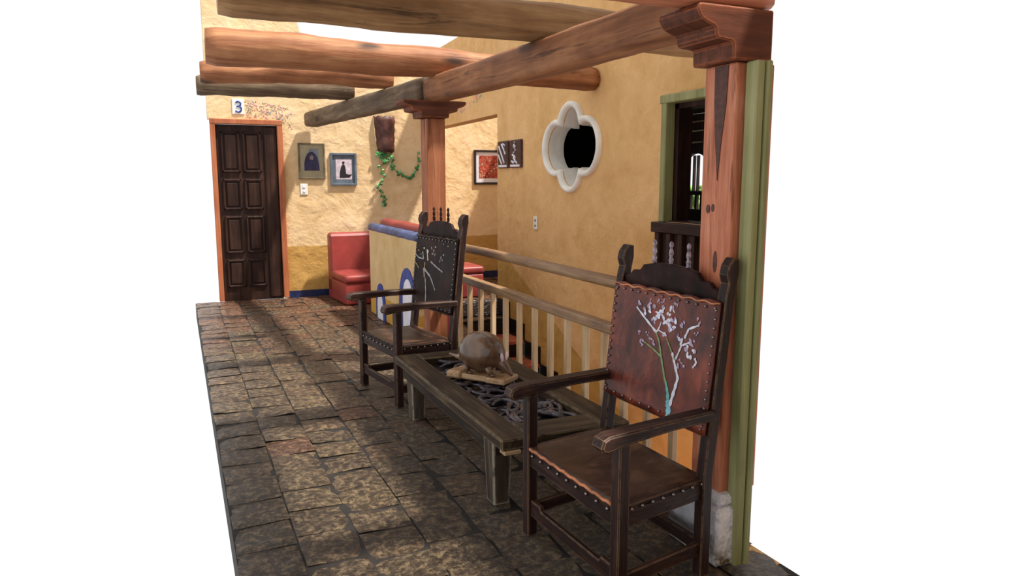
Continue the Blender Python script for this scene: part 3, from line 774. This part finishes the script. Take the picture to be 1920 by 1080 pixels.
# local: head towards -y
sp = [(.30,.125,.006),(.26,.118,.009),(.22,.112,.016),(.18,.118,.034),(.155,.135,.068),(.12,.150,.098),(.08,.160,.116),(.03,.165,.124),(-.02,.165,.125),(-.07,.160,.119),(-.11,.150,.104),(-.14,.135,.080),(-.16,.122,.052),(-.175,.112,.040),(-.20,.095,.034),(-.225,.075,.026),(-.25,.055,.017),(-.268,.043,.009)]
fine = []
for a, b in zip(sp, sp[1:]):
    for k in range(4):
        f = k/4; y = a[0]+(b[0]-a[0])*f; r = a[2]+(b[2]-a[2])*f
        if -.11 < y < .13: r *= 1+.006*math.sin(y*260)
        fine.append(((0, y, a[1]+(b[1]-a[1])*f), r))
fine.append(((0,)+sp[-1][:2], sp[-1][2]))
bm = B(); tube(bm, [f[0] for f in fine], [f[1] for f in fine], 28)
t_m = NT('polished_brown'); v_ = t_m.coord(); n_ = t_m.noise(v_, 6, 4)
t_m.b.inputs['Coat Weight'].default_value = .5; t_m.b.inputs['Coat Roughness'].default_value = .1
armad = t_m.out(t_m.ramp(n_, [(.35, srgb((74,50,34))), (.65, srgb((122,92,68)))]), .36)
body = obj('body', bm, armad, t)
pk = plain('ear_pink', (222,196,206), .35, .1)
for s in (1, -1):
    bm = B(); ball(bm, (s*.030,-.200,.150), (.017,.008,.032), 10, mtx=Matrix.Rotation(s*.35, 4, 'Y')); o = obj('ear', bm, pk, t); o['label'] = 'pale pink ear'
    bm = B(); ball(bm, (s*.024,-.212,.092), .005, 8); obj('eye', bm, M['black'], t)
    for y in (-.11, .09):
        bm = B(); tube(bm, [(s*.07,y,.09),(s*.075,y-.01,.06),(s*.07,y-.02,.046)], [.03,.022,.018], 10); ball(bm, (s*.07,y-.03,.044), (.018,.028,.011), 10); obj('foot', bm, armad, t)
bm = B(); span(bm, (-.095,-.10,0), (.095,.26,.034), .006); pl = obj('plinth', bm, M['block_y'], t)
bm = B(); span(bm, (-.105,-.265,0), (.09,-.102,.032), .006); obj('plinth_block', bm, M['block_x'], pl)
bm = B(); span(bm, (-.115,.12,.0), (-.02,.24,.048), .012); obj('plinth_block', bm, M['block_x'], pl)

# ------------------------------------------------------------------ partition and seats
t = thing('partition', 'low cream half wall with blue rounded top behind the far armchair', 'partition', (2.16,7.9,0))
bm = B(); span(bm, (-.06,-.98,0), (.05,.97,1.02), .012, seg=2)
# the plaster dado of the partition needs world height, base is on the floor
obj('panel', bm, M['wall_part'], t)
bm = B(); tube(bm, [(-.005,-.99+1.98*k/30,1.04+.002*math.sin(k*1.1)) for k in range(31)], .066, 14, flat=.8); obj('coping', bm, M['bluegrey'], t)['label'] = 'blue rounded coping'
def arch_pts(y0, y1, zt, n=10):
    c = (y0+y1)/2; r = (y1-y0)/2
    return [(y0,0.0),(y1,0.0)] + [(c+r*math.cos(a), zt-r*1.4+r*1.4*math.sin(a)) for a in [PI*k/n for k in range(n+1)]]
for (a, b, zt) in ((.24,.66,.42),(-.97,-.35,.72)):
    bm = B(); prism(bm, arch_pts(a, b, zt), 'yz', -.072, -.058); o = obj('arch_border', bm, M['blue'], t); o['label'] = 'blue painted arch border'
    bm = B(); prism(bm, arch_pts(a+.09, b-(.09 if b > 0 else .17), zt-.11), 'yz', -.078, -.06); o = obj('arch_panel', bm, M['offwhite'], t); o['label'] = 'white arched panel'

def cushion(bm, lo, hi, r=.04): span(bm, lo, hi, r, smooth=True, seg=4); return bm
def seat_unit(label, loc, rz, w=.62, d=.85, hb=.90, hs=.36):
    t = thing('sofa_chair', label, 'sofa', loc, rz, 'red vinyl seats')
    obj('base', cushion(B(), (-w/2,-d/2,.002), (w/2,d/2,hs-.08), .02), M['red'], t)
    bm = B(); cushion(bm, (-w/2-.005,-d/2-.02,hs-.085), (w/2+.005,d/2-.15,hs+.03), .045); obj('seat_cushion', bm, M['red'], t)
    bm = B(); tt = bmesh.new(); prism(bm, [(d/2-.20,hs-.08),(d/2-.15,hb-.03),(d/2-.10,hb),(d/2-.02,hb-.01),(d/2,hb-.05),(d/2,.1),(d/2-.2,.1)], 'yz', -w/2, w/2, bev=.02); obj('backrest', bm, M['red'], t)
    return t
seat_unit('red armless sofa chair against the back wall beside the door', (2.19,9.90,0), math.radians(4))
seat_unit('red sofa seat in the far corner seen just right of the far armchair', (3.42,9.72,0), math.radians(90), .62, .80, .85, .40)
t = thing('bench_seat', 'red upholstered bench behind the cream half wall, its rolled top showing', 'bench', (2.40,7.9,0), 0, None)
bm = B(); tube(bm, [(-.10,-.95,1.03)]+[(-.10,-.93+1.86*k/20,1.075+.004*math.sin(k*.7)) for k in range(21)]+[(-.10,.95,1.03)], [.03]+[.075]*21+[.03], 14); obj('head_roll', bm, M['red'], t)
bm = B(); cushion(bm, (-.17,-.95,.30), (-.06,.95,1.06), .02); obj('backrest', bm, M['red'], t)
bm = B(); cushion(bm, (-.17,-.95,.002), (.17,.95,.42), .04); obj('seat', bm, M['red'], t)
bm = B(); span(bm, (2.95,8.05,.002), (4.4,9.1,.012), .002); tag(obj('rug', bm, M['rug']), 'dark patterned rug on the tiles at the head of the stairs', 'rug')

# ------------------------------------------------------------------ things on the walls
def picture(name, label, x0, x1, z0, z1, y, fmat, matc, fw, inner, art, glass=False, depth=.03, cat='picture'):
    cx_, cz_ = (x0+x1)/2, (z0+z1)/2
    t = thing(name, label, cat, (cx_,y,cz_)); w, h = (x1-x0)/2, (z1-z0)/2
    bm = B()
    for lo, hi in (((-w,-depth,-h),(-w+fw,-.001,h)), ((w-fw,-depth,-h),(w,-.001,h)), ((-w+fw,-depth,h-fw),(w-fw,-.001,h)), ((-w+fw,-depth,-h),(w-fw,-.001,-h+fw))): span(bm, lo, hi, .003)
    obj('frame', bm, fmat, t)
    bm = B(); span(bm, (-w+fw,-.012,-h+fw), (w-fw,-.004,h-fw), 0); obj('mount', bm, matc, t)
    for c, loops in art:
        bm = B()
        for k, (dd, lp) in enumerate(loops): prism(bm, lp, 'xz', -.0125-dd, -.0115)
        obj('print', bm, c, t)
    if glass:
        bm = B(); span(bm, (-w+fw,-.026,-h+fw), (w-fw,-.023,h-fw), 0); obj('glass_pane', bm, M['glass'], t)
    return t
cream = plain('mount_cream', (226,220,186), .6, .04); lblue = plain('print_sky', (168,190,216), .6, .1); dblue = plain('print_blue', (36,56,124), .6, .2)
slate = plain('frame_slate', (96,108,122), .5, .1); pinkw = plain('print_pink', (206,190,200), .6, .1, 20); ink = plain('print_ink', (26,20,30), .6)
gold = plain('frame_bronze', (112,98,74), .4, .2)
bell = [(-.10,-.13),(.105,-.13),(.10,-.04),(.08,.05),(.05,.10),(.02,.125),(-.02,.125),(-.055,.10),(-.085,.04),(-.10,-.04)]
picture('framed_picture', 'framed picture of a dark blue bell shape on cream mount, left one on back wall', 1.535, 1.895, 1.625, 2.11, 10.5, gold, cream, .022, None,
        [(lblue, [(.001, [(-.07,-.08),(.10,-.08),(.09,.17),(-.03,.16)])]), (dblue, [(.003, bell)]), (pinkw, [(.004, [(-.02,.02),(.02,.02),(.025,.06),(0,.085),(-.025,.06)])])], glass=True)
seated = [(-.055,-.12),(.08,-.115),(.12,-.07),(.07,-.075),(.035,-.06),(.03,0),(.02,.05),(.0,.075),(-.03,.04),(-.05,-.03)]
picture('framed_picture', 'slate grey framed print of a small seated black figure, right one on back wall', 1.965, 2.33, 1.535, 1.985, 10.5, slate, slate, .03, None,
        [(pinkw, [(.001, [(-.105,-.14),(.115,-.14),(.115,.14),(-.105,.14)])]), (ink, [(.003, seated), (.003, [(.0+.02*math.cos(k), .09+.02*math.sin(k)) for k in range(6)])])], depth=.035)
blk = plain('frame_dark', (40,24,24), .4)
picture('framed_picture', 'dark framed red abstract print on the alcove wall beyond the column', 4.46, 5.08, 1.54, 2.10, 11.4, blk, M['offwhite'], .035, None,
        [(M['abstract'], [(.002, [(-.22,-.18),(.22,-.18),(.22,.19),(-.22,.19)])])])
# two carved plaques on the stair wall
for (y0, y1, lab) in ((7.80,8.10,'left carved dark plaque with slanting white strokes on the stair wall'), (7.45,7.76,'right carved dark plaque with a wavy white figure on the stair wall')):
    t = thing('carved_plaque', lab, 'plaque', (3.5,(y0+y1)/2,1.90), 0, 'pair of carved plaques'); h = (y1-y0)/2
    bm = B(); span(bm, (-.03,-h,-.155), (-.001,h,.155), .02, seg=2); obj('plate', bm, M['hide'], t)
    bm = B()
    if y0 > 7.79: cs = [[(.10,.10),(.02,.0),(-.06,-.10)], [(.02,.12),(-.04,.06),(-.09,.0)], [(.11,.0),(.06,-.06),(.01,-.11)], [(-.02,.12),(-.08,.1),(-.06,.04)]]
    else: cs = [[(0,.13),(.03,.08),(-.03,.04),(.03,.01)], [(.06,-.01),(.0,-.03),(-.05,-.07),(.03,-.10),(.08,-.08)], [(-.07,-.11),(-.02,-.08),(.03,-.04)], [(.02,.10),(-.02,.07)]]
    for c in cs: tube(bm, [(-.032,a,b) for a, b in c], .011, 8)
    span(bm, (-.034,-h+.03,-.145), (-.02,h-.03,-.12), .003)
    obj('relief', bm, M['offwhite'], t)['label'] = 'white relief'
# switch and socket
t = thing('light_switch', 'white light switch plate under the left framed picture', 'switch', (1.60,10.5,1.485))
bm = B(); span(bm, (-.05,-.012,-.075), (.05,-.001,.075), .004); obj('plate', bm, M['white'], t)
for z in (-.03, .03):
    bm = B(); span(bm, (-.016,-.02,z-.014), (.016,-.011,z+.014), .003); obj('toggle', bm, M['offwhite'], t)
t = thing('wall_socket', 'small white socket plate on the stair wall below the plaques', 'socket', (3.5,7.12,1.15))
bm = B(); span(bm, (-.012,-.045,-.07), (-.001,.045,.07), .004); obj('plate', bm, M['white'], t)
for z in (-.028, .028):
    bm = B(); lathe(bm, [(.014,0),(.014,.004),(.004,.005)], (-.012,0,z), 10, axis='x'); o = obj('outlet', bm, M['stud'], t)
# hanging hide lamp shade with ivy
bm = B(); tt = bmesh.new(); rows = []
for i in range(9):
    f = i/8; z = 2.50-.50*f; hw = .155-.035*f; row = []
    for k in range(13):
        a = PI*k/12; row.append(tt.verts.new((2.745+.015*f-hw*math.cos(a)+.006*math.sin(i*3+k), 10.49-.11*math.sin(a), z+.012*math.sin(k*2.1+1)*(1 if i in (0,8) else 0))))
    rows.append(row)
for a, b in zip(rows, rows[1:]):
    for k in range(12): tt.faces.new((a[k], a[k+1], b[k+1], b[k]))
r_ = bmesh.ops.extrude_face_region(tt, geom=tt.faces[:]); bmesh.ops.translate(tt, vec=(0,.006,0), verts=[v for v in r_['geom'] if isinstance(v, bmesh.types.BMVert)])
merge(bm, tt, None, True)
tag(obj('wall_lamp_shade', bm, M['hide']), 'dark brown hide wall lamp shade hanging above the ivy', 'lamp shade')

t = thing('ivy_garland', 'ivy garland trailing below the hide lamp shade on the back wall', 'garland', (2.75,10.44,1.95))
paths = [[(-.12,.0,.02),(.02,0,.0),(-.09,-.0,-.16),(-.03,0,-.30),(-.13,0,-.40),(-.10,0,-.52),(-.02,0,-.62),(-.06,0,-.72)],
         [(-.08,0,-.02),(.05,0,-.10),(.14,0,-.22),(.26,0,-.30),(.36,0,-.30),(.44,0,-.20),(.47,0,-.08),(.46,0,.08)],
         [(-.02,0,.02),(.06,0,-.02),(.10,0,-.12)]]
bm = B(); lf = B(); lf2 = B(); R3 = random.Random(5)
for pth in paths:
    P2 = []
    for a, b in zip(pth, pth[1:]):
        for k in range(6):
            f = k/6; P2.append(Vector(a).lerp(Vector(b), f)+Vector((R3.uniform(-.006,.006), R3.uniform(-.01,.01), R3.uniform(-.006,.006))))
    tube(bm, P2, .004, 6)
    for i, p in enumerate(P2):
        if i % 2: continue
        for q in range(1 if R3.random() < .5 else 2):
            s = R3.uniform(.028,.046); a = R3.uniform(0, 2*PI); tl = R3.uniform(-.5,.5)
            shp = [(0,-.3),(.5,-.55),(.45,-.05),(.85,.25),(.35,.4),(0,1.0),(-.35,.4),(-.85,.25),(-.45,-.05),(-.5,-.55)]
            t2 = bmesh.new(); cv = t2.verts.new((0,-.012,0)); vs = [t2.verts.new((x*s, R3.uniform(-.006,.004), z*s)) for x, z in shp]
            for k in range(10): t2.faces.new((cv, vs[k], vs[(k+1)%10]))
            m_ = Matrix.Translation(p+Vector((R3.uniform(-.025,.025), -.015, R3.uniform(-.02,.02)))) @ Matrix.Rotation(a, 4, 'Y') @ Matrix.Rotation(tl, 4, 'X')
            merge(lf if R3.random() < .65 else lf2, t2, m_)
obj('vine', bm, M['vine'], t); obj('leaves', lf, M['leaf'], t); obj('leaves', lf2, M['leaf2'], t)['label'] = 'paler ivy leaves'

# door number plate and flower murals
t = thing('number_plate', 'white number plate with a blue 3 above the door', 'sign', (.80,10.5,2.565))
bm = B(); span(bm, (-.075,-.012,-.10), (.075,-.001,.10), .003); obj('plate', bm, M['white'], t)
bm = B()
for cz_, r in ((.031,.031), (-.034,.038)):
    tube(bm, [(.0+r*math.cos(a)*1.0, -.014, cz_+r*math.sin(a)) for a in [math.radians(150-270*k/14*(1 if cz_ > 0 else 1)) for k in range(15)]] if cz_ > 0 else
             [(.0+r*math.cos(a), -.014, cz_+r*math.sin(a)) for a in [math.radians(120-270*k/14) for k in range(15)]], .0105, 8)
obj('numeral', bm, M['blue'], t)
def mural(label, n, fn, cols):
    R4 = random.Random(9); bms = [B() for _ in cols]
    for k in range(n):
        m_, sz = fn(R4); s = sz*R4.uniform(.6, 1.3); a = R4.uniform(.5, 1.0)
        t2 = bmesh.new(); vs = [t2.verts.new((math.cos(q)*s, 0, math.sin(q)*s*.4*a)) for q in [2*PI*i/7 for i in range(7)]]
        vs2 = [t2.verts.new((v.co.x*.6, -.003, v.co.z*.6)) for v in vs]
        t2.faces.new(vs2)
        for i in range(7): t2.faces.new((vs[i], vs[(i+1)%7], vs2[(i+1)%7], vs2[i]))
        merge(bms[R4.randrange(len(cols))], t2, m_ @ Matrix.Rotation(R4.uniform(0, PI), 4, 'Y'))
    return bms
mc = [plain('mural_'+k, c, .7, .1) for k, c in dict(rose=(214,140,150), grey=(160,166,172), pale=(200,192,200), green=(160,166,130), red=(200,100,108)).items()]
t = thing('flower_mural', 'sprinkled pink and grey flower mural painted around the door top', 'mural', (1.1,10.499,2.45))
def f1(R):
    x = .89+.58*R.random(); zt = 2.66-.08*((x-.89)/.58); zb = 2.42-.15*max(0, (x-1.3))/.15
    return Matrix.Translation((x-1.1, 0, R.uniform(zb, zt)-2.45)), .016
for b_, c in zip(mural('', 190, f1, mc), mc): obj('petals', b_, c, t)
t = thing('flower_mural', 'small flower sprig mural above the alcove ledge on the stair wall', 'mural', (3.499,9.0,2.52))
def f2(R):
    y = R.uniform(8.6, 9.6); return Matrix.Translation((0, y-9.0, R.uniform(-.06,.02)+(9.6-y)*.15)) @ Matrix.Rotation(-PI/2, 4, 'Z'), .03
for b_, c in zip(mural('', 26, f2, mc), mc): obj('petals', b_, c, t)
# arched ornament on the upper wall
bm = B(); tube(bm, [(3.49,9.25-.22*math.cos(a)*1.0,2.98+.20*math.sin(a)) for a in [PI*k/14 for k in range(15)]], .035, 10, flat=.6)
tag(obj('arched_molding', bm, M['hide']), 'brown arched band on the bright upper wall behind the logs', 'ornament')

# ------------------------------------------------------------------ light
w = bpy.data.worlds.new('World'); sc.world = w; w.use_nodes = True
w.node_tree.nodes['Background'].inputs['Color'].default_value = (1,1,1,1)
w.node_tree.nodes['Background'].inputs['Strength'].default_value = 1.05
ld = bpy.data.lights.new('Sun', 'SUN'); ld.energy = 7.0; ld.angle = math.radians(2.5); ld.color = (1,.95,.86)
lo = bpy.data.objects.new('Sun', ld); C.objects.link(lo)
lo.rotation_euler = Vector((-.43,.32,-1)).to_track_quat('-Z', 'Y').to_euler()

cd = bpy.data.cameras.new('Camera'); cam = bpy.data.objects.new('Camera', cd); C.objects.link(cam)
cd.sensor_width = 36; cd.lens = 1380*36/1920; cd.clip_start = .05; cd.clip_end = 100
cam.location = (0,0,1.6); cam.rotation_euler = (math.radians(90-8.287), 0, math.radians(-24.311))
sc.camera = cam
